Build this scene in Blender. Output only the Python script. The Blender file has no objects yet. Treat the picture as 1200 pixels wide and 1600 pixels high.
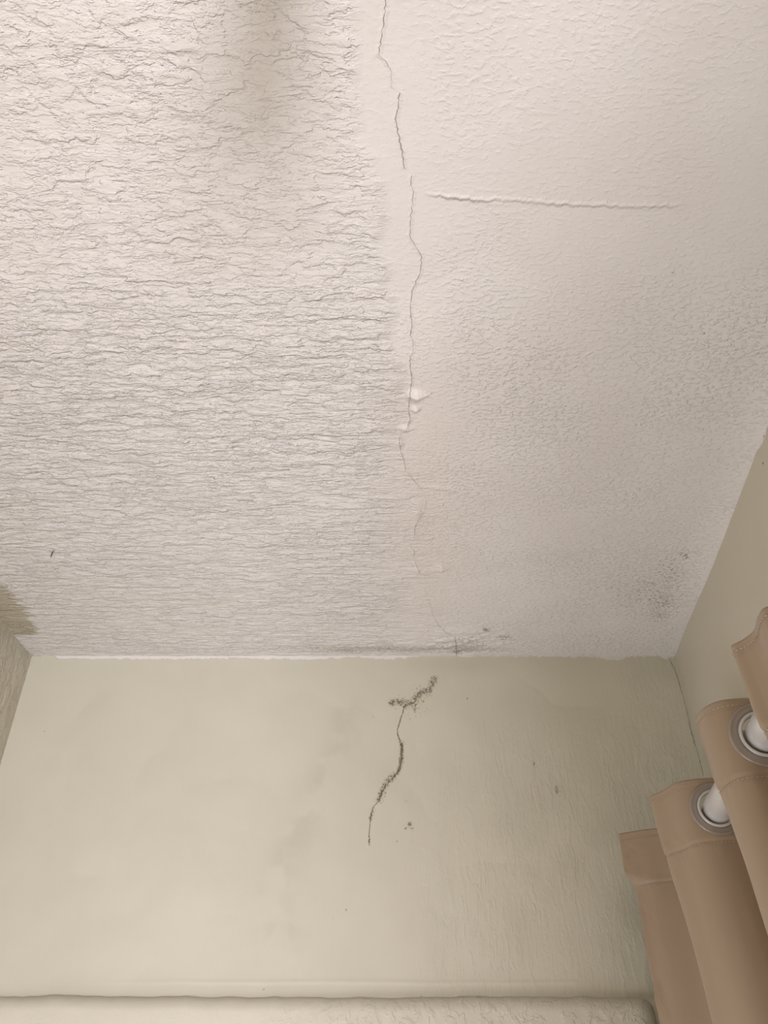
import bpy, bmesh, math, random
import numpy as np
from mathutils import Vector

random.seed(7)
rng = np.random.default_rng(11)
S = bpy.context.scene
C = S.collection

# ------------------------------------------------------------------ camera
FPX = 1202.0                       # focal length in pixels of the 1200x1600 frame
TH = math.radians(35.8)            # upward pitch
CZ = 1.85                          # camera height
H = 0.65                           # ceiling above the camera
D = 1.382                          # end wall in front of the camera
cam_d = bpy.data.cameras.new('camera'); cam = bpy.data.objects.new('camera', cam_d); C.objects.link(cam)
cam.location = (0, 0, CZ); cam.rotation_euler = (math.pi/2 + TH, 0, 0)
cam_d.sensor_fit = 'VERTICAL'; cam_d.sensor_height = 24.0; cam_d.lens = 24.0*FPX/1600.0
cam_d.clip_start = 0.01; cam_d.clip_end = 60
S.camera = cam

# ------------------------------------------------------------------ light and exposure
S.view_settings.view_transform = 'Standard'; S.view_settings.look = 'None'
S.view_settings.gamma = 1.0; S.view_settings.use_curve_mapping = False
S.view_settings.exposure = -0.11
w = bpy.data.worlds.new('world'); S.world = w; w.use_nodes = True
w.node_tree.nodes['Background'].inputs[0].default_value = (0.80, 0.88, 1.0, 1)
w.node_tree.nodes['Background'].inputs[1].default_value = 1.0

def area(name, loc, target, sx, sy, power, col):
    l = bpy.data.lights.new(name, 'AREA'); l.shape = 'RECTANGLE'; l.size = sx; l.size_y = sy
    l.energy = power; l.color = col
    o = bpy.data.objects.new(name, l); C.objects.link(o); o.location = loc
    o.rotation_euler = (Vector(target)-Vector(loc)).to_track_quat('-Z', 'Y').to_euler()
    return o
# added light at an invented window in the rear wall; the corner where the right wall ends shades the right of the scene
area('added_rear_light', (0.45, -2.05, 0.93), (-0.02, 1.3, 1.1), 1.0, 1.20, 78.0, (0.97, 0.955, 1.04))
# added light at an invented window low in the left wall
area('added_side_light', (-0.675, 0.96, 0.95), (0.5, 1.05, 1.6), 0.60, 0.7, 9.5, (0.97, 0.955, 1.05))

# ------------------------------------------------------------------ projection helpers
cT, sT = math.cos(TH), math.sin(TH)
def ray(px, py):
    px = np.asarray(px, float); py = np.asarray(py, float)
    v = (800-py)/FPX
    return (px-600)/FPX, cT - v*sT, sT + v*cT
def on_ceiling(px, py):
    x, y, z = ray(px, py); t = H/z; return x*t, y*t
def on_wall(px, py):
    x, y, z = ray(px, py); t = D/y; return x*t, z*t + CZ
def project(X, Y, Z):
    Z = Z-CZ
    d = Y*cT + Z*sT; u = -Y*sT + Z*cT
    d = np.where(d < 0.02, 0.02, d)
    return 600+FPX*X/d, 800-FPX*u/d

# ------------------------------------------------------------------ numpy noise
def vnoise(x, y, seed=0):
    xi = np.floor(x).astype(np.int64); yi = np.floor(y).astype(np.int64)
    fx = x-xi; fy = y-yi; fx = fx*fx*(3-2*fx); fy = fy*fy*(3-2*fy)
    def h(a, b):
        n = (a*374761393 + b*668265263 + seed*974711) & 0x7fffffff
        n = ((n ^ (n >> 13))*1274126177) & 0x7fffffff
        return ((n ^ (n >> 16)) & 0xffff)/65535.0
    return (h(xi, yi)*(1-fx)+h(xi+1, yi)*fx)*(1-fy) + (h(xi, yi+1)*(1-fx)+h(xi+1, yi+1)*fx)*fy
def fbm(x, y, o=4, seed=0):
    s = 0; a = 0.5; t = 0
    for i in range(o):
        s = s + a*vnoise(x*2**i, y*2**i, seed+i*17); t += a; a *= 0.5
    return s/t
def sst(a, b, x):
    t = np.clip((x-a)/(b-a), 0, 1); return t*t*(3-2*t)
def seg_dist(px, py, pts):
    d = np.full(np.shape(px), 1e9)
    for (x0, y0), (x1, y1) in zip(pts[:-1], pts[1:]):
        dx, dy = x1-x0, y1-y0; L = dx*dx+dy*dy+1e-9
        t = np.clip(((px-x0)*dx+(py-y0)*dy)/L, 0, 1)
        d = np.minimum(d, np.hypot(px-x0-t*dx, py-y0-t*dy))
    return d
def blob(px, py, cx, cy, rx, ry, ang=0):
    a = math.radians(ang); c, s = math.cos(a), math.sin(a)
    u = ((px-cx)*c+(py-cy)*s)/rx; v = (-(px-cx)*s+(py-cy)*c)/ry
    return np.exp(-(u*u+v*v))

# ------------------------------------------------------------------ object helpers
def tag(o, label=None, cat=None, group=None, kind=None):
    if label: o['label'] = label
    if cat: o['category'] = cat
    if group: o['group'] = group
    if kind: o['kind'] = kind
    return o
def link(name, me, mat=None, parent=None, smooth=False):
    o = bpy.data.objects.new(name, me); C.objects.link(o)
    if mat: me.materials.append(mat)
    if parent: o.parent = parent
    if smooth: me.polygons.foreach_set('use_smooth', [True]*len(me.polygons))
    return o
def grid_mesh(name, P, mat, attrs={}, smooth=True, flip=False, mask=None):
    """P: (n, m, 3) array -> quad grid mesh with float attributes"""
    n, m = P.shape[:2]
    me = bpy.data.meshes.new(name)
    idx = np.arange(n*m).reshape(n, m)
    q = np.stack([idx[:-1, :-1], idx[:-1, 1:], idx[1:, 1:], idx[1:, :-1]], -1).reshape(-1, 4)
    if flip: q = q[:, ::-1]
    if mask is not None: q = q[mask.reshape(-1)]
    me.vertices.add(n*m); me.vertices.foreach_set('co', P.astype(np.float32).ravel())
    me.loops.add(q.size); me.loops.foreach_set('vertex_index', q.astype(np.int32).ravel())
    me.polygons.add(len(q)); me.polygons.foreach_set('loop_start', np.arange(0, q.size, 4, dtype=np.int32))
    me.update(calc_edges=True)
    for k, v in attrs.items():
        a = me.attributes.new(k, 'FLOAT', 'POINT')
        a.data.foreach_set('value', np.broadcast_to(v, (n, m)).astype(np.float32).ravel())
    return link(name, me, mat, smooth=smooth)
def box_mesh(name, lo, hi, mat, parent=None, bevel=0.0, segs=3):
    bm = bmesh.new(); bmesh.ops.create_cube(bm, size=1)
    for v in bm.verts:
        v.co = Vector([lo[i] + (v.co[i]+0.5)*(hi[i]-lo[i]) for i in range(3)])
    if bevel: bmesh.ops.bevel(bm, geom=bm.edges[:], offset=bevel, segments=segs, affect='EDGES')
    me = bpy.data.meshes.new(name); bm.to_mesh(me); bm.free()
    return link(name, me, mat, parent)
def prism(name, pts, z0, z1, mat):
    bm = bmesh.new()
    a = [bm.verts.new((x, y, z0)) for x, y in pts]; b = [bm.verts.new((x, y, z1)) for x, y in pts]
    bm.faces.new(a[::-1]); bm.faces.new(b)
    for i in range(len(pts)):
        j = (i+1) % len(pts); bm.faces.new((a[i], a[j], b[j], b[i]))
    bmesh.ops.recalc_face_normals(bm, faces=bm.faces[:])
    me = bpy.data.meshes.new(name); bm.to_mesh(me); bm.free()
    return link(name, me, mat)
def tube_mesh(name, pts, r, mat, parent=None, n=10, taper=False):
    bm = bmesh.new(); rings = []
    pts = [Vector(p) for p in pts]
    for i, p in enumerate(pts):
        t = (pts[min(i+1, len(pts)-1)]-pts[max(i-1, 0)]).normalized()
        a = t.orthogonal().normalized(); b = t.cross(a)
        if i:
            a = (pa - t*pa.dot(t)).normalized(); b = t.cross(a)
        pa = a
        rr = r*(0.35+0.65*math.sin(math.pi*min(1, max(0.0, i/(len(pts)-1))))) if taper else r
        rings.append([bm.verts.new(p + (a*math.cos(k*2*math.pi/n)+b*math.sin(k*2*math.pi/n))*rr) for k in range(n)])
    for r0, r1 in zip(rings[:-1], rings[1:]):
        for k in range(n): bm.faces.new((r0[k], r0[(k+1) % n], r1[(k+1) % n], r1[k]))
    bm.faces.new(rings[0][::-1]); bm.faces.new(rings[-1])
    me = bpy.data.meshes.new(name); bm.to_mesh(me); bm.free()
    return link(name, me, mat, parent, smooth=True)

# ------------------------------------------------------------------ node helper
class NT:
    def __init__(s, name):
        s.m = bpy.data.materials.new(name); s.m.use_nodes = True
        s.t = s.m.node_tree; s.b = s.t.nodes['Principled BSDF']; s.co = None
    def put(s, sock, v):
        if isinstance(v, bpy.types.NodeSocket): s.t.links.new(v, sock)
        else: sock.default_value = v
    def obj(s):
        if s.co is None: s.co = s.t.nodes.new('ShaderNodeTexCoord').outputs['Object']
        return s.co
    def map(s, scale, loc=(0, 0, 0), rot=(0, 0, 0), vec=None):
        n = s.t.nodes.new('ShaderNodeMapping'); s.put(n.inputs[0], vec or s.obj())
        n.inputs['Scale'].default_value = scale; n.inputs['Location'].default_value = loc; n.inputs['Rotation'].default_value = rot
        return n.outputs[0]
    def noise(s, vec, scale=1, detail=3, rough=0.5, dist=0, color=False):
        n = s.t.nodes.new('ShaderNodeTexNoise'); s.put(n.inputs['Vector'], vec)
        n.inputs['Scale'].default_value = scale; n.inputs['Detail'].default_value = detail
        n.inputs['Roughness'].default_value = rough; n.inputs['Distortion'].default_value = dist
        return n.outputs['Color' if color else 'Fac']
    def voro(s, vec, scale=1, feature='F1', rnd=1.0):
        n = s.t.nodes.new('ShaderNodeTexVoronoi'); s.put(n.inputs['Vector'], vec); n.feature = feature
        n.inputs['Scale'].default_value = scale; n.inputs['Randomness'].default_value = rnd
        return n.outputs['Distance']
    def M(s, op, a, b=0.0, c=0.0, clamp=False):
        n = s.t.nodes.new('ShaderNodeMath'); n.operation = op; n.use_clamp = clamp
        for i, v in enumerate((a, b, c)): s.put(n.inputs[i], v)
        return n.outputs[0]
    def V(s, op, a, b):
        n = s.t.nodes.new('ShaderNodeVectorMath'); n.operation = op
        s.put(n.inputs[0], a); s.put(n.inputs[1], b); return n.outputs[0]
    def scl(s, a, k):
        n = s.t.nodes.new('ShaderNodeVectorMath'); n.operation = 'SCALE'
        s.put(n.inputs[0], a); s.put(n.inputs['Scale'], k); return n.outputs[0]
    def rng(s, v, a, b, c=0.0, d=1.0, mode='SMOOTHSTEP'):
        n = s.t.nodes.new('ShaderNodeMapRange'); n.interpolation_type = mode
        for i, x in enumerate((v, a, b, c, d)): s.put(n.inputs[i], x)
        return n.outputs[0]
    def attr(s, name):
        n = s.t.nodes.new('ShaderNodeAttribute'); n.attribute_name = name; return n.outputs['Fac']
    def mix(s, f, a, b):
        n = s.t.nodes.new('ShaderNodeMix'); n.data_type = 'RGBA'
        s.put(n.inputs[0], f); s.put(n.inputs[6], a); s.put(n.inputs[7], b); return n.outputs[2]
    def sum(s, *a):
        r = a[0]
        for x in a[1:]: r = s.M('ADD', r, x)
        return r
    def bump(s, h, strength=1.0, dist=1.0, base=None):
        n = s.t.nodes.new('ShaderNodeBump'); n.inputs['Strength'].default_value = strength
        n.inputs['Distance'].default_value = dist; s.put(n.inputs['Height'], h)
        if base: s.put(n.inputs['Normal'], base)
        return n.outputs[0]
    def done(s, col, rough=0.6, normal=None, spec=0.35):
        s.put(s.b.inputs['Base Color'], col); s.put(s.b.inputs['Roughness'], rough)
        s.b.inputs['Specular IOR Level'].default_value = spec
        if normal: s.put(s.b.inputs['Normal'], normal)
        return s.m

WHITE = (0.800, 0.765, 0.730, 1)
BEIGE = (0.650, 0.620, 0.505, 1)
GRIME = (0.30, 0.27, 0.20, 1)
MOULD = (0.13, 0.11, 0.065, 1)

# ---- ceiling paint: coarse dragged plaster on the left, stipple on the right, smooth filler along the crack
m = NT('ceiling_paint')
coarse = m.attr('coarse'); smooth = m.attr('smooth')
warp = m.scl(m.V('SUBTRACT', m.noise(m.map((34, 60, 34)), 1, 4, 0.62, color=True), (0.5, 0.5, 0.5)), 1.5)
far = m.attr('far')
n1a = m.noise(m.V('ADD', m.map((32, 64, 32)), m.scl(warp, 1.25)), 1.0, 3, 0.5)
n1b = m.noise(m.V('ADD', m.map((17, 88, 17), loc=(5, 2, 0)), warp), 1.0, 2.5, 0.5)
n1 = m.sum(m.M('MULTIPLY', n1b, far), m.M('MULTIPLY', n1a, m.M('SUBTRACT', 1.0, far)))
n2 = m.noise(m.V('ADD', m.map((44, 165, 44), loc=(3.1, 7.7, 0)), m.scl(warp, 1.7)), 1.0, 3, 0.55)
n3 = m.noise(m.V('ADD', m.map((30, 110, 30), loc=(9.1, 1.7, 0)), m.scl(warp, 1.3)), 1.0, 3, 0.55)
step = m.rng(n1, 0.46, 0.54); step2 = m.rng(n2, 0.44, 0.57); step3 = m.rng(n3, 0.48, 0.56)
patch = m.rng(m.noise(m.map((6, 10, 6)), 1, 2, 0.5), 0.30, 0.62, 0.72, 1.0)
fine = m.noise(m.map((230, 260, 230)), 1, 3, 0.6)
hc = m.sum(m.M('MULTIPLY', step, 0.00085), m.M('MULTIPLY', step2, m.rng(far, 0.0, 1.0, 0.00034, 0.00045)), m.M('MULTIPLY', step3, m.rng(far, 0.0, 1.0, 0.0005, 0.0006)), m.M('MULTIPLY', n1, 0.0026), m.M('MULTIPLY', n2, 0.0006))
hc = m.M('MULTIPLY', m.M('MULTIPLY', hc, patch), m.M('MULTIPLY', coarse, m.rng(far, 0.0, 1.0, 0.85, 1.9)))
# stipple
ps = m.V('ADD', m.map((150, 225, 150)), m.scl(warp, 1.2))
st = m.noise(ps, 1.0, 3, 0.5)
st1 = m.rng(st, 0.48, 0.66)
nod = m.rng(m.voro(m.map((95, 95, 95)), 1.0), 0.0, 0.26, 1.0, 0.0)
spat = m.rng(m.noise(m.map((5, 6, 5), loc=(4, 4, 0)), 1, 2), 0.35, 0.65, 0.5, 1.0)
hs = m.M('MULTIPLY', m.sum(m.M('MULTIPLY', st1, 0.00026), m.M('MULTIPLY', nod, 0.00034), m.M('MULTIPLY', st, 0.00030)), m.M('MULTIPLY', spat, m.rng(far, 0.0, 0.7, 1.0, 3.0)))
inv = m.M('SUBTRACT', 1.0, coarse)
hs = m.M('MULTIPLY', m.M('MULTIPLY', hs, inv), m.M('SUBTRACT', 1.0, m.M('MULTIPLY', smooth, 0.55)))
# crack
wig = m.M('MULTIPLY', m.M('SUBTRACT', m.noise(m.map((0, 240, 0)), 1, 4, 0.65), 0.5), 0.0055)
cs = m.M('ABSOLUTE', m.M('ADD', m.attr('crack_s'), wig))
cw = m.M('MULTIPLY', m.attr('crack_w'), m.rng(m.noise(m.map((0, 130, 0), loc=(0, 9, 0)), 1, 2), 0.35, 0.6, 0.35, 1.1))
crk = m.M('MULTIPLY', m.rng(m.M('DIVIDE', cs, m.M('ADD', cw, 1e-5)), 0.35, 1.0, 1.0, 0.0), m.rng(cw, 0.0, 0.0002))
lip = m.M('MULTIPLY', m.rng(cs, 0.0, 0.004, 1.0, 0.0), m.M('MULTIPLY', m.rng(m.attr('crack_w'), 0.0, 0.0003), 0.0005))
# raised seam on the right
rs = m.M('ADD', m.attr('ridge_s'), m.M('MULTIPLY', m.M('SUBTRACT', m.noise(m.map((110, 0, 0)), 1, 3), 0.5), 0.009))
rdg = m.M('MULTIPLY', m.rng(m.M('ABSOLUTE', rs), 0.0, 0.0036, 1.0, 0.0), m.attr('ridge_w'))
# paint edges
jag = m.M('SUBTRACT', m.noise(m.map((28, 190, 60)), 1, 4, 0.65), 0.5)
beige = m.rng(m.M('ADD', m.attr('paint_s'), m.M('MULTIPLY', jag, 0.13)), -0.0006, 0.0006)
# mould and grime
sp = m.noise(m.map((230, 260, 230)), 1, 3, 0.7)
mou = m.M('MULTIPLY', m.rng(m.M('ADD', m.attr('mould'), m.M('MULTIPLY', m.M('SUBTRACT', sp, 0.5), 3.0)), 0.58, 0.90), m.rng(m.attr('mould'), 0.06, 0.22))
spg = m.noise(m.map((170, 240, 170)), 1, 4, 0.7)
gr = m.M('MULTIPLY', m.M('MULTIPLY', m.rng(m.M('ADD', m.attr('grime_shade'), m.M('MULTIPLY', m.M('SUBTRACT', spg, 0.5), 2.6)), 0.25, 0.95), m.rng(m.attr('grime_shade'), 0.03, 0.25)), 0.60)
dots = m.rng(m.voro(m.map((17, 17, 17), loc=(2.2, 0.4, 0)), 1.0), 0.008, 0.022, 0.5, 0.0)
tone = m.rng(m.noise(m.map((7, 7, 7)), 1, 4, 0.6), 0.3, 0.7)
col = m.mix(tone, (0.785, 0.748, 0.712, 1), (0.815, 0.782, 0.750, 1))
col = m.mix(m.M('MULTIPLY', m.attr('warm'), 0.75), col, (0.76, 0.695, 0.63, 1))
col = m.mix(beige, col, (0.50, 0.455, 0.345, 1))  # brushed-on beige mixed darker, putting the corner shade into its colour
col = m.mix(gr, col, GRIME)
col = m.mix(m.M('MULTIPLY', mou, 0.75), col, (0.22, 0.19, 0.13, 1))
col = m.mix(dots, col, (0.25, 0.18, 0.11, 1))
col = m.mix(m.M('MULTIPLY', crk, 0.6), col, (0.22, 0.15, 0.12, 1))
ht = m.sum(hc, hs, m.M('MULTIPLY', fine, 0.00010), lip, m.M('MULTIPLY', rdg, 0.0016), m.M('MULTIPLY', crk, -0.0012), m.M('MULTIPLY', beige, -0.0003))
M_CEIL = m.done(col, 0.45, m.bump(ht), 0.4)

# ---- wall paint: smooth emulsion with brush drag, mould attributes
def wall_paint(name, drag=0.00022, fine_amt=0.00006, rot=0.0, base=BEIGE, streak=(130, 130, 26)):
    m = NT(name)
    rough = m.attr('rough')
    wp = m.scl(m.V('SUBTRACT', m.noise(m.map((30, 30, 30)), 1, 3, color=True), (0.5, 0.5, 0.5)), 2.2)
    v = m.V('ADD', m.map(streak, rot=(0, rot, 0)), wp)
    n = m.noise(v, 1, 4, 0.6); s1 = m.rng(n, 0.48, 0.60)
    big = m.noise(m.map((9, 9, 9)), 1, 3, 0.5)
    hh = m.M('MULTIPLY', m.sum(m.M('MULTIPLY', s1, drag), m.M('MULTIPLY', n, drag*2.2)), rough)
    hh = m.sum(hh, m.M('MULTIPLY', m.noise(m.map((210, 210, 150)), 1, 3), fine_amt), m.M('MULTIPLY', big, 0.0016))
    jag = m.M('SUBTRACT', m.noise(m.map((130, 130, 110)), 1, 4, 0.65), 0.5)
    wh = m.rng(m.M('ADD', m.attr('white_s'), m.M('MULTIPLY', jag, 0.014)), -0.0005, 0.0005)
    sp = m.noise(m.map((300, 300, 300)), 1, 3, 0.75)
    mou = m.M('MULTIPLY', m.rng(m.M('ADD', m.attr('mould'), m.M('MULTIPLY', m.M('SUBTRACT', sp, 0.5), 3.2)), 0.60, 0.86), m.rng(m.attr('mould'), 0.05, 0.20))
    hz = m.M('MULTIPLY', m.rng(m.attr('mould'), 0.15, 0.9), 0.32)
    wig = m.M('MULTIPLY', m.M('SUBTRACT', m.noise(m.map((0, 0, 260)), 1, 4, 0.65), 0.5), 0.0070)
    cs = m.M('ABSOLUTE', m.M('ADD', m.attr('crack_s'), wig))
    cw = m.M('MULTIPLY', m.attr('crack_w'), m.rng(m.noise(m.map((420, 420, 420)), 1, 2, 0.6), 0.35, 0.62, 0.25, 1.25))
    crk = m.M('MULTIPLY', m.rng(m.M('DIVIDE', cs, m.M('ADD', cw, 1e-5)), 0.4, 1.0, 1.0, 0.0), m.rng(cw, 0.0, 0.0002))
    tone = m.rng(m.noise(m.map((5, 5, 5)), 1, 4, 0.6), 0.3, 0.7)
    b2 = tuple(c*0.955 for c in base[:3]) + (1,)
    col = m.mix(tone, b2, base)
    col = m.mix(m.M('MULTIPLY', m.attr('grime_shade'), 0.5), col, (0.42, 0.39, 0.31, 1))
    col = m.mix(wh, col, WHITE)
    col = m.mix(hz, col, (0.38, 0.33, 0.22, 1))
    col = m.mix(m.M('MULTIPLY', mou, 0.85), col, MOULD)
    dots = m.rng(m.voro(m.map((14, 14, 14), loc=(0.3, 0.4, 1.7)), 1.0), 0.006, 0.016, 0.45, 0.0)
    col = m.mix(dots, col, (0.22, 0.17, 0.1, 1))
    col = m.mix(m.M('MULTIPLY', crk, 0.8), col, (0.14, 0.11, 0.07, 1))
    ht = m.sum(hh, m.M('MULTIPLY', wh, 0.0007), m.M('MULTIPLY', crk, -0.001))
    return m.done(col, 0.5, m.bump(ht), 0.35)
M_WALL = wall_paint('end_wall_paint', drag=0.00030)
M_LEFT = wall_paint('left_wall_paint', drag=0.0011, fine_amt=0.00012, streak=(70, 70, 24), base=(0.60, 0.565, 0.455, 1))
M_RIGHT = wall_paint('right_wall_paint', drag=0.00008, base=(0.60, 0.55, 0.44, 1))
M_LEDGE = wall_paint('ledge_paint', drag=0.00045, base=(0.66, 0.62, 0.515, 1), streak=(70, 70, 45))

# ------------------------------------------------------------------ room outline
XL = -0.687
SL = 0.144                                                     # the right wall is slightly out of square
def xr(y): return 0.568 + (y-D)*SL
Y0 = -0.30                                                      # the right wall ends here, the room widens behind the camera
RX, RY = 1.25, -2.15

# ---- ceiling --------------------------------------------------------------------
ys = np.concatenate([np.linspace(Y0, 0.14, 12)[:-1], np.arange(0.14, D, 0.0021), [D]])
us = np.linspace(0, 1, 640)
Yg, Ug = np.meshgrid(ys, us, indexing='ij')
Xg = XL + Ug*(xr(Yg)-XL)
px, py = project(Xg, Yg, np.full_like(Xg, CZ+H))
seam_y = [-400, 0, 90, 180, 300, 420, 500, 600, 700, 800, 900, 1000, 1030]
seam_c = [520, 548, 552, 566, 598, 606, 612, 618, 612, 620, 628, 640, 650]   # right limit of the coarse plaster
fill_r = [560, 640, 655, 660, 665, 675, 680, 690, 690, 700, 690, 700, 700]   # right limit of the smooth filler
sc = np.interp(py, seam_y, seam_c) + 40*(fbm(Yg*26, Xg*8, 4, 3)-0.5)
far = sst(250, 700, py)
fr = np.interp(py, seam_y, fill_r) + 60*(fbm(Yg*13, Xg*9, 3, 9)-0.5)
ew = 14+40*sst(560, 760, py)
coarse = 1-sst(-ew, ew, px-sc)
lowfade = 0.25*sst(620, 1000, py)*sst(-70, 0, px-sc)
coarse = np.clip(coarse-lowfade*0.5, 0, 1)
coarse = np.maximum(coarse, 0.35*sst(640, 780, py)*(1-sst(20, 90, px-sc)))
smooth = (1-coarse)*(1-sst(-20, 45, px-fr))*(1-0.55*sst(560, 720, py))
# cracks, as functions of the depth
crack = [(603, 0, .9), (598, 45, .9), (593, 75, .9), (592, 85, .6), (603, 95, .6), (612, 110, .5), (611, 135, .3), (618, 140, 0), (625, 141, 0),
         (624, 146, 1.2), (622, 165, 1.3), (618, 185, 1.2), (624, 215, 1.4), (630, 245, 1.5), (630, 258, .9), (636, 265, 0), (644, 271, 0), (643, 275, 1.0),
         (641, 285, .8), (646, 297, .6), (644, 320, .8), (641, 345, .8), (641, 370, .8), (650, 385, .9), (659, 400, 1.0), (657, 425, .9), (650, 440, 1.0),
         (644, 455, .9), (641, 480, .9), (643, 500, 1.1), (644, 507, 1.0), (641, 520, 1.0), (645, 530, .5), (646, 545, .3), (641, 555, .9), (641, 575, 1.3),
         (644, 590, 1.2), (641, 610, 1.1), (638, 640, 1.0), (641, 655, 1.3), (638, 664, 1.3), (632, 672, 0), (624, 682, .4), (624, 690, 1.1), (626, 705, .9), (631, 718, .9),
         (634, 735, .5), (645, 748, .9), (652, 757, .8), (664, 770, 0), (666, 785, .4), (663, 800, .3), (656, 807, 1.5), (654, 811, .6), (648, 825, 1.0), (648, 834, .8),
         (646, 845, 0), (641, 852, .4), (648, 861, 1.2), (645, 870, .2), (654, 890, .8), (656, 900, 0), (668, 935, .2), (674, 950, .5), (676, 962, .3), (686, 978, .8), (700, 988, .9),
         (711, 994, 1.1), (712, 1004, 1.5), (714, 1018, 2.0)]
cx, cy = on_ceiling([a[0] for a in crack], [a[1] for a in crack]); cwid = np.array([a[2] for a in crack])
crack_s = np.clip(Xg-np.interp(Yg, cy, cx), -0.03, 0.03)
crack_w = np.interp(Yg, cy, cwid)*0.00042
rg = [(660, 300), (680, 303), (700, 305), (740, 311), (780, 310), (840, 314), (870, 318), (900, 319), (960, 321), (1000, 322), (1040, 320), (1075, 318)]
rx_, ry_ = on_ceiling([a[0] for a in rg], [a[1] for a in rg])
ridge_s = np.clip(Yg-np.interp(Xg, rx_, ry_), -0.03, 0.03)
ridge_w = np.interp(Xg, rx_, [0, .6, 1, 1, .45, .6, .8, .7, .7, .6, .7, 0])*(1-coarse)
# beige wall paint brushed onto the ceiling at the left
bp = [(-260, 640), (-90, 820), (0, 912), (24, 938), (46, 960), (57, 982), (60, 992), (36, 993), (38, 1005), (52, 1014), (82, 1025), (82, 1060)]
bx_, by_ = on_ceiling([a[0] for a in bp if a[1] < 993], [a[1] for a in bp if a[1] < 993])
edge = np.interp(Yg, by_, bx_, right=-2)
paint_s = edge-Xg
by2, = np.where(ys > on_ceiling(0, 993)[1]); paint_s[by2, :] = -0.05
lx, ly = on_ceiling(70, 1023)
paint_s = np.clip(paint_s, -0.05, 0.05)
# mould: patch by the right corner, marks by the crack, dirty line along the end wall
mould = np.zeros_like(px)
for (a, b, r1, r2, k) in [(1010, 920, 44, 34, .50), (1045, 900, 26, 36, .54), (1035, 940, 36, 26, .62), (1030, 960, 32, 16, .62), (1070, 866, 10, 7, .75), (1052, 875, 14, 6, .5), (1065, 895, 8, 5, .6),
                          (1018, 912, 8, 7, .65), (1042, 916, 7, 5, .65), (1030, 958, 12, 5, .7), (990, 960, 22, 12, .25), (1060, 930, 20, 12, .3),
                          (760, 983, 8, 3.5, 1.1), (787, 995, 15, 4.5, .85), (745, 992, 20, 8, .5), (714, 1016, 10, 5, .9), (720, 996, 30, 8, .35), (1052, 426, 2.2, 2.0, 1.3), (520, 38, 2.5, 2, 1.2), (548, 170, 2, 2, 1.1), (546, 60, 2, 2, .8),
                          (247, 104, 9, 4, .42), (236, 104, 2.5, 2, .9), (250, 105, 2.5, 2, .9), (675, 614, 2, 2, 1.1), (1195, 682, 2, 2, 1.2), (285, 237, 3, 1.5, .8), (482, 528, 2, 2, .8)]:
    mould = np.maximum(mould, k*blob(px, py, a, b, r1, r2))
grime_shade = np.zeros_like(px)
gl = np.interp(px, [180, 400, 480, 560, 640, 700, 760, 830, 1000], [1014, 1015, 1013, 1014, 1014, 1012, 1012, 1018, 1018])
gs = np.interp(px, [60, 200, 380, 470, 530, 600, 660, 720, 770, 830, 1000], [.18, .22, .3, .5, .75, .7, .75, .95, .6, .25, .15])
grime_shade = gs*np.exp(-((py-gl)/7.5)**2)
grime_shade = np.maximum(grime_shade, 0.55*blob(px, py, 722, 1003, 55, 16)); grime_shade = np.maximum(grime_shade, 0.32*blob(px, py, 1015, 930, 85, 60))
grime_shade = np.maximum(grime_shade, 0.26*sst(930, 1010, py)*sst(680, 780, px))
warm = np.clip(blob(px, py, 665, 700, 70, 140)*0.8+blob(px, py, 670, 880, 60, 120)*0.6+blob(px, py, 575, 60, 50, 120)*0.3, 0, 1)
# real relief: undulation, blistered filler by the crack, lip along the end wall
Z = np.full_like(Xg, CZ+H)
und = (fbm(Xg*5, Yg*5, 3, 5)-0.5)*0.006
near_edge = np.minimum(np.minimum(Xg-XL, xr(Yg)-Xg), D-Yg)
Z = Z - np.abs(und)*sst(0, 0.06, near_edge)
def chip(cx, cy, w, h, hgt, dirx=1):
    u = (px-cx)/w; v = (py-cy)/h
    return hgt*np.clip(1-np.abs(v)*1.0-np.clip(u*dirx, 0, 9), 0, 1)*(u*dirx > -1)*np.clip(u*dirx+1, 0, 1)
Z -= chip(652, 616, 22, 10, 0.010); Z -= chip(650, 638, 9, 7, 0.006); Z -= chip(636, 669, 16, 6, 0.005); Z -= chip(690, 887, 16, 8, 0.007); Z -= chip(625, 693, 6, 5, 0.004)
Z -= 0.0020*blob(px, py, 652, 800, 6, 14); Z -= 0.0022*blob(px, py, 655, 893, 18, 4, 15); Z -= 0.002*blob(px, py, 690, 763, 24, 3, 8)
wr = sst(930, 1000, py)*blob(px, py, 725, 1005, 70, 26)
Z -= wr*0.016*np.abs(fbm(Yg*60+Xg*14, Xg*18, 3, 21)-0.5)
along = (fbm(Xg*30, Yg*3, 3, 33))
Z -= 0.011*np.clip(1-(xr(Yg)-Xg)/0.06, 0, 1)**2*(1-sst(1.0, 1.30, Yg))    # coved corner above the right wall
Z -= 0.0018*along*np.exp(-((D-Yg-0.012)/0.006)**2)*sst(640, 760, px)
ceil = grid_mesh('ceiling', np.stack([Xg, Yg, Z], -1), M_CEIL,
                 dict(far=far, coarse=coarse, smooth=smooth, crack_s=crack_s, crack_w=crack_w, ridge_s=ridge_s, ridge_w=ridge_w, paint_s=paint_s,
                      mould=mould, grime_shade=grime_shade, warm=warm), flip=True)
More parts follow.
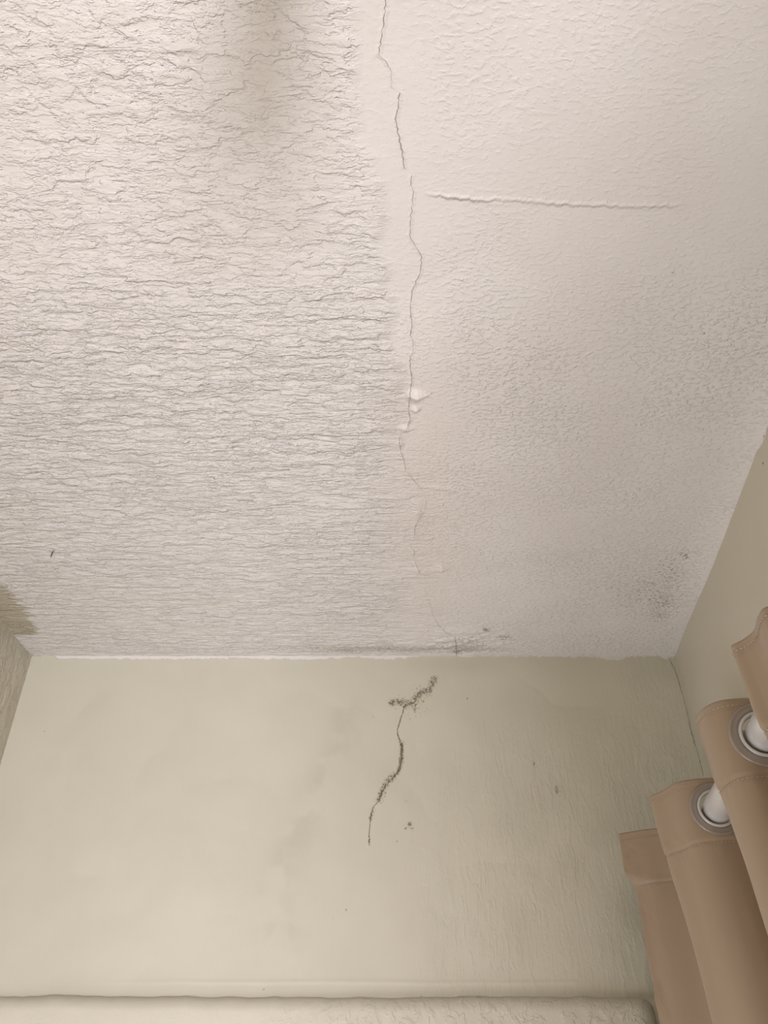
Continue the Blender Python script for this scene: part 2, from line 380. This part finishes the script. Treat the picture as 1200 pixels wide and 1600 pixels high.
# the rest of the ceiling, over the wider part of the room behind the camera
bm = bmesh.new(); bm.from_mesh(ceil.data)
vs = [bm.verts.new(p) for p in ((XL, RY, CZ+H), (RX, RY, CZ+H), (RX, Y0, CZ+H), (XL, Y0, CZ+H))]
f = bm.faces.new(vs[::-1]); f.smooth = True
bm.to_mesh(ceil.data); bm.free()
tag(ceil, 'white painted plaster ceiling, coarse on the left and stippled on the right of a long crack', 'ceiling', kind='structure')

# ---- end wall -------------------------------------------------------------------
zs = np.concatenate([np.linspace(0, 1.84, 8)[:-1], np.arange(1.84, CZ+H, 0.0018), [CZ+H]])
xs = np.linspace(XL, xr(D), 640)
Zg, Xw = np.meshgrid(zs, xs, indexing='ij')
px, py = project(Xw, np.full_like(Xw, D), Zg)
wb = [(40, 1012), (84, 1022), (90, 1029), (200, 1030), (330, 1029), (500, 1030), (560, 1027), (600, 1031), (630, 1028), (690, 1021), (715, 1016), (745, 1019), (770, 1025), (800, 1026), (850, 1026), (900, 1027),
      (930, 1027), (950, 1031), (966, 1032), (980, 1027), (1010, 1025), (1028, 1024), (1040, 1029), (1052, 1027), (1060, 1020), (1100, 1018)]
wx_, wz_ = on_wall([a[0] for a in wb], [a[1] for a in wb])
white_s = np.clip(Zg-np.interp(Xw, wx_, wz_), -0.05, 0.05)
ck = [(660, 1090, 0), (634, 1100, 0), (632, 1104, 1.6), (628, 1118, 1.5), (624, 1130, 1.5), (621, 1140, 1.3), (622, 1150, 1.5), (625, 1158, 2.0), (628, 1163, 3.2), (628, 1175, 3.5), (626, 1190, 3.5),
      (624, 1203, 3.2), (615, 1215, 1.8), (603, 1227, 1.2), (597, 1238, 2.4), (592, 1252, 1.4), (583, 1262, .8), (579, 1278, 1.7), (578, 1290, .8), (577, 1302, .9), (577, 1316, 1.5), (577, 1322, 0), (577, 1340, 0)]
kx, kz = on_wall([a[0] for a in ck], [a[1] for a in ck]); kw = np.array([a[2] for a in ck])
o = np.argsort(kz)
crack_s = np.clip(Xw-np.interp(Zg, kz[o], kx[o]), -0.03, 0.03); crack_w = np.interp(Zg, kz[o], kw[o])*0.0010
# corner crack joining the right wall
ek = [(1046, 1030), (1054, 1045), (1060, 1062), (1066, 1085), (1073, 1110), (1079, 1138), (1085, 1160), (1093, 1185), (1099, 1211), (1108, 1250)]
ex, ez = on_wall([a[0] for a in ek], [a[1] for a in ek]); o = np.argsort(ez)
es = Xw-np.interp(Zg, ez[o], ex[o]); sel = (Xw > 0.42)
crack_s = np.where(sel, np.clip(es, -0.03, 0.03), crack_s)
crack_w = np.where(sel, np.interp(py, [1026, 1034, 1100, 1130, 1150, 1175, 1200, 1215], [0, 1.0, .5, 1.0, 1.2, .6, 1.3, 0])*0.0008, crack_w)
mould = np.zeros_like(px)
def along_line(pts, wid, k):
    return k*np.exp(-(seg_dist(px, py, pts)/wid)**2)
mould = np.maximum(mould, along_line([(678, 1062), (671, 1078), (657, 1083), (645, 1095), (634, 1103)], 7.5, .78))
mould = np.maximum(mould, along_line([(612, 1098), (622, 1097), (634, 1099), (645, 1099)], 8, .80))
mould = np.maximum(mould, along_line([(647, 1100), (648, 1112)], 4, .6))
mould = np.maximum(mould, along_line([(615, 1212), (605, 1222), (598, 1236), (592, 1250)], 8, .72))
mould = np.maximum(mould, along_line([(583, 1262), (579, 1280)], 5, .6))
mould = np.maximum(mould, along_line([(628, 1160), (627, 1190), (622, 1207)], 5, .7))
mould = np.maximum(mould, along_line([(577, 1313), (577, 1320)], 3, .6))
for (a, b, r1, r2, k) in [(645, 1100, 44, 26, .34), (632, 1098, 26, 12, .50), (658, 1082, 18, 14, .45), (600, 1230, 26, 34, .28), (640, 1288, 6, 5, .85), (634, 1290, 14, 6, .30), (644, 1295, 3, 3, .8), (634, 1295, 2, 2, 1), (672, 1088, 7, 4, .5), (660, 1097, 6, 4, .55),
                          (541, 1422, 2, 2, 1.2), (553, 1427, 8, 4, .3), (1042, 1034, 14, 5, .30), (412, 1546, 3, 2, 1.0), (370, 1549, 2, 2, .7), (720, 1018, 10, 3, .6), (649, 1553, 20, 8, .3), (657, 1560, 3, 2, 1),
                          (583, 1120, 1.8, 1.8, 1), (635, 1252, 2, 2, .9), (730, 1092, 1.8, 1.8, .9), (748, 1076, 2, 2, .7), (70, 1143, 1.8, 1.4, 1), (620, 1315, 1.8, 2, .9)]:
    mould = np.maximum(mould, k*blob(px, py, a, b, r1, r2))
grime_shade = np.zeros_like(px)
gd = seg_dist(px, py, [(545, 1120), (530, 1170), (500, 1230), (475, 1290), (445, 1340), (432, 1400), (440, 1450)])
grime_shade = 0.50*np.exp(-(gd/26)**2)*sst(0.35, 0.62, fbm(Xw*22, Zg*22, 4, 44))
grime_shade = np.maximum(grime_shade, 0.30*blob(px, py, 700, 1035, 90, 16)); grime_shade = np.maximum(grime_shade, 0.30*blob(px, py, 1040, 1045, 60, 22))
grime_shade = np.maximum(grime_shade, 0.22*sst(0.45, 0.7, fbm(Xw*14, Zg*9, 4, 51))*sst(620, 720, px)*sst(1120, 1300, py))
grime_shade = np.maximum(grime_shade, 0.8*np.exp(-((py-(1556+3*np.sin(px/170)))/7)**2)*(0.6+0.4*sst(200, 600, px)))  # dirt and ledge groove shade painted together as one dark line
rough = 0.12+0.85*sst(600, 760, px)*sst(1090, 1230, py)*(0.45+0.55*sst(0.35, 0.6, fbm(Xw*10, Zg*6, 3, 61)))
rough = np.maximum(rough, 0.5*sst(930, 1000, px))
Yw = np.full_like(Xw, D)
Yw = Yw - sst(0, 0.05, np.minimum(CZ+H-Zg, np.minimum(Xw-XL, xr(D)-Xw)))*np.abs(fbm(Xw*6, Zg*6, 3, 71)-0.5)*0.008
Yw = Yw - 0.0007*np.exp(-((py-1532-6*fbm(Xw*8, Xw*0, 3, 5))/3.0)**2)*sst(100, 300, px)*(px < 900)   # a paint ridge above the ledge
wall = grid_mesh('wall_back', np.stack([Xw, Yw, Zg], -1), M_WALL,
                 dict(white_s=white_s, crack_s=crack_s, crack_w=crack_w, mould=mould, grime_shade=grime_shade, rough=rough))
tag(wall, 'beige painted end wall with a mouldy crack running down from the ceiling', 'wall', kind='structure')

# ---- the thicker lower part of the end wall (its rounded top makes the ledge line) --------------
LZ = CZ + 0.0865; LX1 = 0.408; LP = 0.016
nx = 520
lx_ = np.concatenate([np.linspace(XL, LX1-0.03, nx), LX1-0.03+0.03*np.sin(np.linspace(0.05, 1, 14)*math.pi/2)])
# depth profile: rounded over at the right end
prof = np.where(lx_ > LX1-0.03, np.sqrt(np.clip(1-((lx_-(LX1-0.03))/0.03)**2, 0, 1)), 1.0)
kk = np.concatenate([np.linspace(0, math.pi/2, 14)])
rows = []
for a in kk: rows.append((LZ - 0.020*(1-math.cos(a)) , math.sin(a)))      # round top
for zz in np.arange(LZ-0.022, 1.78, -0.0022): rows.append((zz, 1.0))
for zz in np.linspace(1.77, 0.0, 5): rows.append((zz, 1.0))
Pz = np.array([r[0] for r in rows])[:, None] + 0*lx_[None, :]
pf = np.array([r[1] for r in rows])[:, None]
Pz = Pz + (0.009*(fbm(lx_*4, lx_*0+3, 3, 90)-0.5)+0.004*(fbm(lx_*30, lx_*0+7, 3, 92)-0.5))[None, :]*(Pz > 1.7) - 0.014*(1-prof[None, :])*(Pz > 1.7)
Py = D + 0.002 - (LP+0.002)*pf*prof[None, :] - 0.0022*pf*(fbm(lx_[None, :]*12+0*pf, Pz*12, 3, 95)-0.5)
P = np.stack([np.broadcast_to(lx_[None, :], Pz.shape), Py, Pz], -1)
pxx, pyy = project(P[..., 0], P[..., 1], P[..., 2])
gl = np.exp(-((Pz-LZ)/0.006)**2)*0.8  # the same dirt and groove shade, painted along the rounded top
trim = grid_mesh('trim_1', P, M_LEDGE, dict(white_s=np.full(Pz.shape, -0.05), crack_s=np.full(Pz.shape, 0.03), crack_w=np.zeros(Pz.shape),
                 mould=0.25*blob(pxx, pyy, 465, 1570, 10, 6), grime_shade=gl, rough=np.full(Pz.shape, 1.0)*sst(300, 700, pxx)+0.25), flip=True)
tag(trim, 'thicker lower part of the end wall with a rounded ledge edge', 'ledge', kind='structure')

# ---- left wall ------------------------------------------------------------------
ys = np.concatenate([[RY, 0.62, 1.30], np.linspace(1.302, D, 90)]); zs = np.concatenate([[0, 0.60, 1.34], np.linspace(1.8, CZ+H, 300)])
lm = np.ones((len(ys)-1, len(zs)-1), bool); lm[1, 1] = False        # opening for the added window
Yl, Zl = np.meshgrid(ys, zs, indexing='ij')
px, py = project(np.full_like(Yl, XL), Yl, Zl)
white = 0.018-seg_dist(px, py, [(36, 994), (42, 1006), (56, 1016)])*0.0014
Xl = XL + sst(0, 0.04, np.minimum(CZ+H-Zl, D-Yl))*np.abs(fbm(Yl*14, Zl*14, 3, 81)-0.5)*0.008
wl = grid_mesh('wall_left', np.stack([Xl, Yl, Zl], -1), M_LEFT, dict(white_s=np.clip(white-0.012, -0.05, 0.05), crack_s=np.full(Yl.shape, 0.03), crack_w=np.zeros(Yl.shape),
               mould=np.zeros(Yl.shape), grime_shade=np.zeros(Yl.shape), rough=np.full(Yl.shape, 1.0)), mask=lm)
tag(wl, 'beige left wall with rough brushed plaster', 'wall', kind='structure')

# ---- right wall -----------------------------------------------------------------
ys = np.concatenate([np.linspace(Y0, 0.4, 20)[:-1], np.linspace(0.4, D, 500)]); zs = np.concatenate([np.linspace(0, 1.9, 6)[:-1], np.linspace(1.9, CZ+H, 330)])
Yr, Zr = np.meshgrid(ys, zs, indexing='ij'); Xr = xr(Yr)
px, py = project(Xr, Yr, Zr)
rb = [(1050, 1030), (1057, 1018), (1070, 983), (1080, 955), (1087, 932), (1104, 893), (1119, 843), (1136, 797), (1150, 768), (1160, 756), (1166, 745), (1178, 712), (1192, 694), (1200, 668), (1260, 500), (1400, 120)]
# distance down from the ceiling at which the white paint stops, as a function of depth
rt = []
for a, b in rb:
    x, y, z = ray(a, b); t = (0.568-D*SL)/(x-SL*y); rt.append((y*t, z*t+CZ))
rt.sort()
white_s = np.clip(Zr-np.interp(Yr, [a[0] for a in rt], [a[1] for a in rt]), -0.05, 0.05)
mould = 0.0*px
for (a, b, r1, r2, k) in [(1193, 724, 2.2, 2.2, 1.2), (1194, 682, 2, 2, 1.2)]: mould = np.maximum(mould, k*blob(px, py, a, b, r1, r2))
grime_shade = 0.35*sst(0.05, 0.0, D-Yr)*sst(2.3, 2.5, Zr)
inset = sst(0, 0.05, np.minimum(CZ+H-Zr, D-Yr))
Xr = Xr - inset*np.abs(fbm(Yr*5, Zr*5, 3, 83)-0.5)*0.007
wr_ = grid_mesh('wall_right', np.stack([Xr, Yr, Zr], -1), M_RIGHT, dict(white_s=white_s, crack_s=np.full(Yr.shape, 0.03), crack_w=np.zeros(Yr.shape),
                mould=mould, grime_shade=grime_shade, rough=0.15+0.8*sst(0.06, 0.0, D-Yr)), flip=True)
tag(wr_, 'plain beige right wall behind the brown curtain', 'wall', kind='structure')

# ---- room behind the camera ------------------------------------------------------
mp = NT('plain_wall_paint')
M_PLAIN = mp.done(mp.mix(mp.noise(mp.map((5, 5, 5)), 1, 4), (0.60, 0.56, 0.46, 1), (0.64, 0.60, 0.50, 1)), 0.6, mp.bump(mp.M('MULTIPLY', mp.noise(mp.map((90, 90, 30)), 1, 4), 0.0005)))
mf = NT('floor_tile')
tx = mf.t.nodes.new('ShaderNodeTexBrick'); mf.put(tx.inputs['Vector'], mf.obj()); tx.offset = 0.0
tx.inputs['Color1'].default_value = (0.52, 0.46, 0.38, 1); tx.inputs['Color2'].default_value = (0.56, 0.50, 0.41, 1); tx.inputs['Mortar'].default_value = (0.3, 0.27, 0.23, 1)
tx.inputs['Scale'].default_value = 1.0; tx.inputs['Brick Width'].default_value = 0.33; tx.inputs['Row Height'].default_value = 0.33; tx.inputs['Mortar Size'].default_value = 0.004
M_FLOOR = mf.done(tx.outputs['Color'], 0.4)
outline = [(XL, RY), (RX, RY), (RX, Y0), (xr(Y0), Y0), (xr(D), D), (XL, D)]
fl = prism('floor', outline, -0.08, 0.0, M_FLOOR); tag(fl, 'tiled floor of the small room', 'floor', kind='structure')
o = box_mesh('wall_side', (RX, RY, 0), (RX+0.1, Y0, CZ+H), M_PLAIN); tag(o, 'plain beige side wall behind the camera', 'wall', kind='structure')
o = box_mesh('wall_return', (xr(Y0)+0.003, Y0, 0), (RX, Y0+0.1, CZ+H), M_PLAIN); tag(o, 'short beige wall stepping out behind the camera', 'wall', kind='structure')
# rear wall with an opening for the added window, built as one mesh
WX0, WX1, WZ0, WZ1 = -0.02, 1.0, 0.34, 1.56
bm = bmesh.new()
def addbox(bm, lo, hi):
    r = bmesh.ops.create_cube(bm, size=1)
    for v in r['verts']: v.co = Vector([lo[i] + (v.co[i]+0.5)*(hi[i]-lo[i]) for i in range(3)])
for lo, hi in (((XL, RY-0.12, 0), (RX, RY, WZ0)), ((XL, RY-0.12, WZ1), (RX, RY, CZ+H)), ((XL, RY-0.12, WZ0), (WX0, RY, WZ1)), ((WX1, RY-0.12, WZ0), (RX, RY, WZ1))): addbox(bm, lo, hi)
me = bpy.data.meshes.new('wall_rear'); bm.to_mesh(me); bm.free()
o = link('wall_rear', me, M_PLAIN); tag(o, 'rear wall with the added window behind the camera', 'wall', kind='structure')
mw = NT('white_frame_paint'); M_FRAME = mw.done(mw.mix(mw.noise(mw.map((20, 20, 20)), 1, 3), (0.78, 0.77, 0.74, 1), (0.82, 0.81, 0.79, 1)), 0.35)
bm = bmesh.new(); t_ = 0.045; ya, yb = RY-0.09, RY-0.04  # frame of the added rear window
for lo, hi in (((WX0, ya, WZ0), (WX1, yb, WZ0+t_)), ((WX0, ya, WZ1-t_), (WX1, yb, WZ1)), ((WX0, ya, WZ0+t_), (WX0+t_, yb, WZ1-t_)), ((WX1-t_, ya, WZ0+t_), (WX1, yb, WZ1-t_)),
               ((0.465, ya, WZ0+t_), (0.515, yb, WZ1-t_))): addbox(bm, lo, hi)
me = bpy.data.meshes.new('added_window_1'); bm.to_mesh(me); bm.free()
win = link('added_window_1', me, M_FRAME); tag(win, 'added white framed window in the rear wall', 'window', kind='structure')

bm = bmesh.new(); xa, xb = XL-0.06, XL-0.02  # frame of the added left window
for lo, hi in (((xa, 0.62, 0.60), (xb, 1.30, 0.63)), ((xa, 0.62, 1.31), (xb, 1.30, 1.34)), ((xa, 0.62, 0.63), (xb, 0.65, 1.31)), ((xa, 1.27, 0.63), (xb, 1.30, 1.31))): addbox(bm, lo, hi)
me = bpy.data.meshes.new('added_window_2'); bm.to_mesh(me); bm.free()
win2 = link('added_window_2', me, M_FRAME); tag(win2, 'added white framed window low in the left wall', 'window', kind='structure')

# ------------------------------------------------------------------ curtain rod
RZ = CZ + 0.262; RR = 0.0172
def rodx(y): return 0.4177 + (y-1.0)*0.179
mr = NT('white_enamel_rod'); M_ROD = mr.done(mr.mix(mr.noise(mr.map((60, 60, 60)), 1, 3), (0.80, 0.80, 0.79, 1), (0.84, 0.84, 0.83, 1)), 0.22, spec=0.6)
mr.b.inputs['Metallic'].default_value = 0.5
rod = bpy.data.objects.new('curtain_rod', None); C.objects.link(rod); rod.location = (rodx(1.33), 1.33, RZ)
tag(rod, 'white round curtain rod threaded through the brown curtain by the right wall', 'curtain rod')
def local(o, p): return Vector(p)-o.location
tube_mesh('pole', [local(rod, (rodx(y), y, RZ)) for y in np.linspace(1.345, -0.22, 24)], RR, M_ROD, rod, n=40)
def lathe(name, prof, mat, parent, origin, axis, n=48):
    axis = Vector(axis).normalized(); q = axis.to_track_quat('Z', 'Y'); bm = bmesh.new(); rings = []
    for r, h in prof:
        rings.append([bm.verts.new(Vector(origin) + q @ Vector((r*math.cos(2*math.pi*k/n), r*math.sin(2*math.pi*k/n), h))) for k in range(n)])
    closed = prof[0] == prof[-1]
    if closed:
        for v in rings[-1]: bm.verts.remove(v)
        rings[-1] = rings[0]
    for a, b in zip(rings[:-1], rings[1:]):
        for k in range(n): bm.faces.new((a[k], a[(k+1) % n], b[(k+1) % n], b[k]))
    if not closed:
        bm.faces.new(rings[0]); bm.faces.new(rings[-1])
    bmesh.ops.recalc_face_normals(bm, faces=bm.faces[:])
    me = bpy.data.meshes.new(name); bm.to_mesh(me); bm.free()
    return link(name, me, mat, parent, smooth=True)
fdir = Vector((0.179, 1, 0)).normalized()
lathe('finial', [(0.001, 0), (0.018, 0.001), (0.021, 0.006), (0.021, 0.014), (0.017, 0.019), (0.001, 0.020)], M_ROD, rod, local(rod, (rodx(1.345), 1.345, RZ)), fdir)
for yb_ in (1.318, -0.12):       # wall brackets
    p0 = Vector((rodx(yb_), yb_, RZ-RR-0.003)); wn = Vector((1, -SL, 0)).normalized()
    dist = (xr(yb_)-rodx(yb_))/wn.x*0.985
    br = tube_mesh('bracket', [local(rod, p0), local(rod, p0+wn*dist*0.5+Vector((0, 0, -0.004))), local(rod, p0+wn*dist)], 0.005, M_ROD, rod, n=14)

# ------------------------------------------------------------------ curtain
path = [(.373, 1.290), (.400, 1.268), (.426, 1.253), (.446, 1.236), (.452, 1.200), (.436, 1.150), (.402, 1.115), (.370, 1.092), (.366, 1.079), (.3733, 1.0555), (.382, 1.0187), (.400, 1.004),
        (.430, .997), (.458, .988), (.468, .955), (.460, .905), (.428, .855), (.380, .815), (.3375, .797), (.3315, .782), (.332, .757), (.343, .741), (.372, .735), (.404, .728),
        (.424, .705), (.410, .668), (.362, .640), (.320, .630), (.307, .618), (.312, .605), (.315, .587), (.3085, .561), (.311, .545), (.345, .533), (.375, .515), (.378, .480), (.340, .452), (.290, .440),
        (.268, .428), (.270, .400), (.285, .370), (.320, .350), (.350, .330), (.345, .290), (.300, .262), (.248, .250), (.232, .230), (.240, .195), (.275, .172), (.312, .155), (.318, .115), (.270, .085), (.215, .075),
        (.200, .050), (.210, .015), (.245, -.010), (.280, -.03), (.275, -.075), (.230, -.10)]
def catmull(P, n=14):
    P = [np.array(p) for p in P]; P = [2*P[0]-P[1]] + P + [2*P[-1]-P[-2]]; out = []
    for i in range(1, len(P)-2):
        for t in np.linspace(0, 1, n, endpoint=False):
            a, b, c, d = P[i-1:i+3]
            out.append(0.5*((2*b)+(-a+c)*t+(2*a-5*b+4*c-d)*t*t+(-a+3*b-3*c+d)*t**3))
    out.append(P[-2]); return np.array(out)
cp = catmull(path, 24)
s = np.concatenate([[0], np.cumsum(np.hypot(*np.diff(cp, axis=0).T))])
ns = int(s[-1]/0.0022); su = np.linspace(0, s[-1], ns)
cp = np.stack([np.interp(su, s, cp[:, 0]), np.interp(su, s, cp[:, 1])], -1)
# smoothed version used lower down, where the stiff header no longer holds the pleat
ker = np.exp(-np.linspace(-2, 2, 33)**2); ker /= ker.sum()
def smo(a):
    p = np.concatenate([2*a[0]-a[16:0:-1], a, 2*a[-1]-a[-2:-18:-1]]); return np.convolve(p, ker, 'valid')
cs = np.stack([smo(cp[:, 0]), smo(cp[:, 1])], -1)
dd = cs[:, 0]-rodx(cs[:, 1]); cs[:, 0] += np.clip(dd, 0, 1)*1.3       # the pleats deepen below the header
tan = np.gradient(cp, axis=0); tan /= np.linalg.norm(tan, axis=1)[:, None]
nor = np.stack([tan[:, 1], -tan[:, 0]], -1)             # faces the room / camera side
HT, HS = CZ+0.300, 0.075                                # top of the curtain, header depth
drops = np.concatenate([np.arange(0, 0.086, 0.0022), np.arange(0.086, 0.42, 0.006), np.linspace(0.43, 2.02, 26)])
Dg, Ig = np.meshgrid(drops, np.arange(ns), indexing='ij')
f = sst(0.05, 0.16, Dg)[..., None]
XY = cp[None]*(1-f) + cs[None]*f
wal = xr(XY[..., 1])-0.022
flare = 0.055*np.minimum(Dg, 0.35)*sst(0.05, 0.30, su)[None, :]*1.2
XY = XY.copy(); XY[..., 0] += flare
XY[..., 0] = wal - 0.02*np.log1p(np.exp(np.clip((wal-XY[..., 0])/0.02, -30, 30)))
off = 0.0011*(1-sst(HS-0.002, HS+0.001, Dg)) - 0.0010*np.exp(-((Dg-HS)/0.0018)**2) - 0.0008*np.exp(-((Dg-0.008)/0.0015)**2)
off = off + 0.0026*(fbm(su[None, :]*55+0*Dg, Dg*38, 3, 101)-0.5)*np.exp(-((Dg-HS)/0.03)**2) + 0.005*(fbm(su[None, :]*16+Dg*3, Dg*5, 3, 103)-0.5)*sst(0.08, 0.2, Dg)
endm = np.exp(-(su/0.03)**2)[None, :]
off = off + endm*0.005*(fbm(su[None, :]*60+0*Dg, Dg*45, 3, 107)-0.5)*sst(0.01, 0.04, Dg)
XY[..., 0] += endm*0.012*sst(0.055, 0.085, Dg)          # the side hem tucks in under the header
XY = XY + nor[None]*off[..., None]
Pc = np.stack([XY[..., 0], XY[..., 1], HT-Dg], -1)
# grommets where the cloth crosses the rod
side = cp[:, 0]-rodx(cp[:, 1]); cr = [i for i in range(ns-1) if side[i]*side[i+1] < 0]
GZ = RZ + 0.0006
Sg = su[None, :]+0*Dg
mask = np.ones((len(drops)-1, ns-1), bool)
sc_ = 0.5*(Sg[:-1, :-1]+Sg[1:, 1:]); dc = 0.5*(Dg[:-1, :-1]+Dg[1:, 1:])
for i in cr: mask &= np.hypot(sc_-su[i], (HT-GZ)-dc) > 0.0232

mc = NT('brown_curtain_cloth')
wv = mc.noise(mc.map((900, 900, 500)), 1, 2, 0.5)
tonec = mc.noise(mc.map((14, 14, 6)), 1, 3, 0.5)
M_CURT = mc.done(mc.mix(tonec, (0.312, 0.229, 0.150, 1), (0.335, 0.247, 0.167, 1)), 0.52,
                 mc.bump(mc.sum(mc.M('MULTIPLY', wv, 0.00004), mc.M('MULTIPLY', mc.noise(mc.map((60, 60, 20)), 1, 3), 0.0004))), 0.35)
mc.b.inputs['Sheen Weight'].default_value = 0.15
mth = NT('pale_brown_thread'); M_THREAD = mth.done(mth.mix(mth.noise(mth.map((300, 300, 300)), 1, 2), (0.42, 0.32, 0.24, 1), (0.50, 0.39, 0.30, 1)), 0.4)
cur = bpy.data.objects.new('curtain', None); C.objects.link(cur); cur.location = (0.38, 1.0, 0.13)
tag(cur, 'brown eyelet curtain hanging in deep pleats from the white rod', 'curtain')
Pl = Pc-np.array(cur.location)[None, None]
cloth = grid_mesh('cloth', Pl, M_CURT, mask=mask); cloth.parent = cur
so = cloth.modifiers.new('thickness', 'SOLIDIFY'); so.thickness = 0.0012; so.offset = 0
# stitching rows: short thread dashes along the header
def stitches(drop, i0=4, i1=None):
    bm = bmesh.new(); k = int(np.argmin(abs(drops-drop))); i = i0; i1 = i1 or ns-4
    while i < i1-2:
        a = Vector(Pl[k, i]) + Vector((nor[i, 0], nor[i, 1], 0))*0.0011; b = Vector(Pl[k, i+1]) + Vector((nor[i+1, 0], nor[i+1, 1], 0))*0.0011
        z = Vector((0, 0, 0.00045)); n_ = Vector((nor[i, 0], nor[i, 1], 0))*0.0005
        vs = [bm.verts.new(p) for p in (a-z, b-z, b+z, a+z, a+n_, b+n_)]
        bm.faces.new((vs[0], vs[1], vs[5], vs[4])); bm.faces.new((vs[4], vs[5], vs[2], vs[3])); bm.faces.new((vs[3], vs[2], vs[1], vs[0]))
        i += 2
    me = bpy.data.meshes.new('stitching'); bm.to_mesh(me); bm.free()
    link('stitching', me, M_THREAD, cur)
stitches(0.0775); stitches(0.0066)
mg = NT('smoky_grommet_plastic'); M_GROM = mg.done(mg.mix(mg.noise(mg.map((80, 80, 80)), 1, 2), (0.27, 0.225, 0.19, 1), (0.31, 0.26, 0.22, 1)), 0.25, spec=0.7)
mg2 = NT('pale_grommet_plastic'); M_RIM = mg2.done(mg2.mix(mg2.noise(mg2.map((80, 80, 80)), 1, 2), (0.50, 0.48, 0.45, 1), (0.58, 0.56, 0.53, 1)), 0.22, spec=0.7)
for i in cr:
    p = local(cur, (cp[i, 0], cp[i, 1], GZ)); n_ = Vector((nor[i, 0], nor[i, 1], 0))
    half = [(0.0228, 0.0030), (0.0255, 0.0026), (0.0290, 0.0026), (0.0302, 0.0030), (0.0312, 0.0024), (0.0316, 0.0012)]
    g = lathe('grommet', half + [(a, -b) for a, b in half[::-1]] + [half[0]], M_GROM, cur, p, n_, n=64)
    rim = [(0.0193, 0.0030), (0.0199, 0.0044), (0.0208, 0.0050), (0.0219, 0.0046), (0.0228, 0.0034), (0.0230, 0.0026)]
    rm = lathe('rim', rim + [(a, -b) for a, b in rim[::-1]] + [rim[0]], M_RIM, g, p, n_, n=64)
    rm['label'] = 'pale inner rim'

# ------------------------------------------------------------------ bristles and fibres stuck in the paint
mb = NT('dark_bristle'); M_BR = mb.done(mb.mix(mb.noise(mb.map((400, 400, 400)), 1, 2), (0.10, 0.075, 0.05, 1), (0.16, 0.12, 0.08, 1)), 0.6)
def bristle(pxpts, plane, r, label):
    pts = []
    for a, b in pxpts:
        if plane == 'c': x, y = on_ceiling(a, b); pts.append(Vector((float(x), float(y), CZ+H-0.0035)))
        else: x, z = on_wall(a, b); pts.append(Vector((float(x), D-0.0035, float(z))))
    base = pts[0].copy(); o = tube_mesh('bristle', [p-base for p in pts], r, M_BR, n=8, taper=True); o.location = base
    tag(o, label, 'bristle')
bristle([(80, 868), (81, 865), (83, 860), (85, 857)], 'c', 0.0010, 'short dark bristle stuck to the white ceiling above the left corner')
bristle([(833, 1197), (834, 1194), (835, 1192)], 'w', 0.0007, 'tiny straight bristle on the beige end wall, the upper of two')
bristle([(868, 1228), (867, 1233), (869, 1240), (871, 1240), (870, 1232), (868, 1228)], 'w', 0.0005, 'small curled hair loop painted onto the beige end wall')

# ------------------------------------------------------------------ bulb holder added unseen above the frame to cast shade on the ceiling
LXp, LYp = -0.058, 0.125
lamp = bpy.data.objects.new('added_bulb_holder', None); C.objects.link(lamp); lamp.location = (LXp, LYp, CZ+H-0.004)
tag(lamp, 'added white bulb holder with an unlit bulb, shading the ceiling', 'lamp')
lathe('holder', [(0.001, 0.0), (0.036, 0.0), (0.038, 0.006), (0.032, 0.020), (0.024, 0.030), (0.023, 0.066), (0.019, 0.070), (0.001, 0.070)], M_ROD, lamp, (0, 0, 0), (0, 0, -1))
mbu = NT('opal_bulb'); M_BULB = mbu.done(mbu.mix(mbu.noise(mbu.map((30, 30, 30)), 1, 2), (0.82, 0.82, 0.80, 1), (0.86, 0.86, 0.84, 1)), 0.25)
lathe('bulb', [(0.001, 0.066), (0.015, 0.068), (0.018, 0.080), (0.032, 0.104), (0.040, 0.130), (0.034, 0.156), (0.018, 0.172), (0.001, 0.176)], M_BULB, lamp, (0, 0, 0), (0, 0, -1))
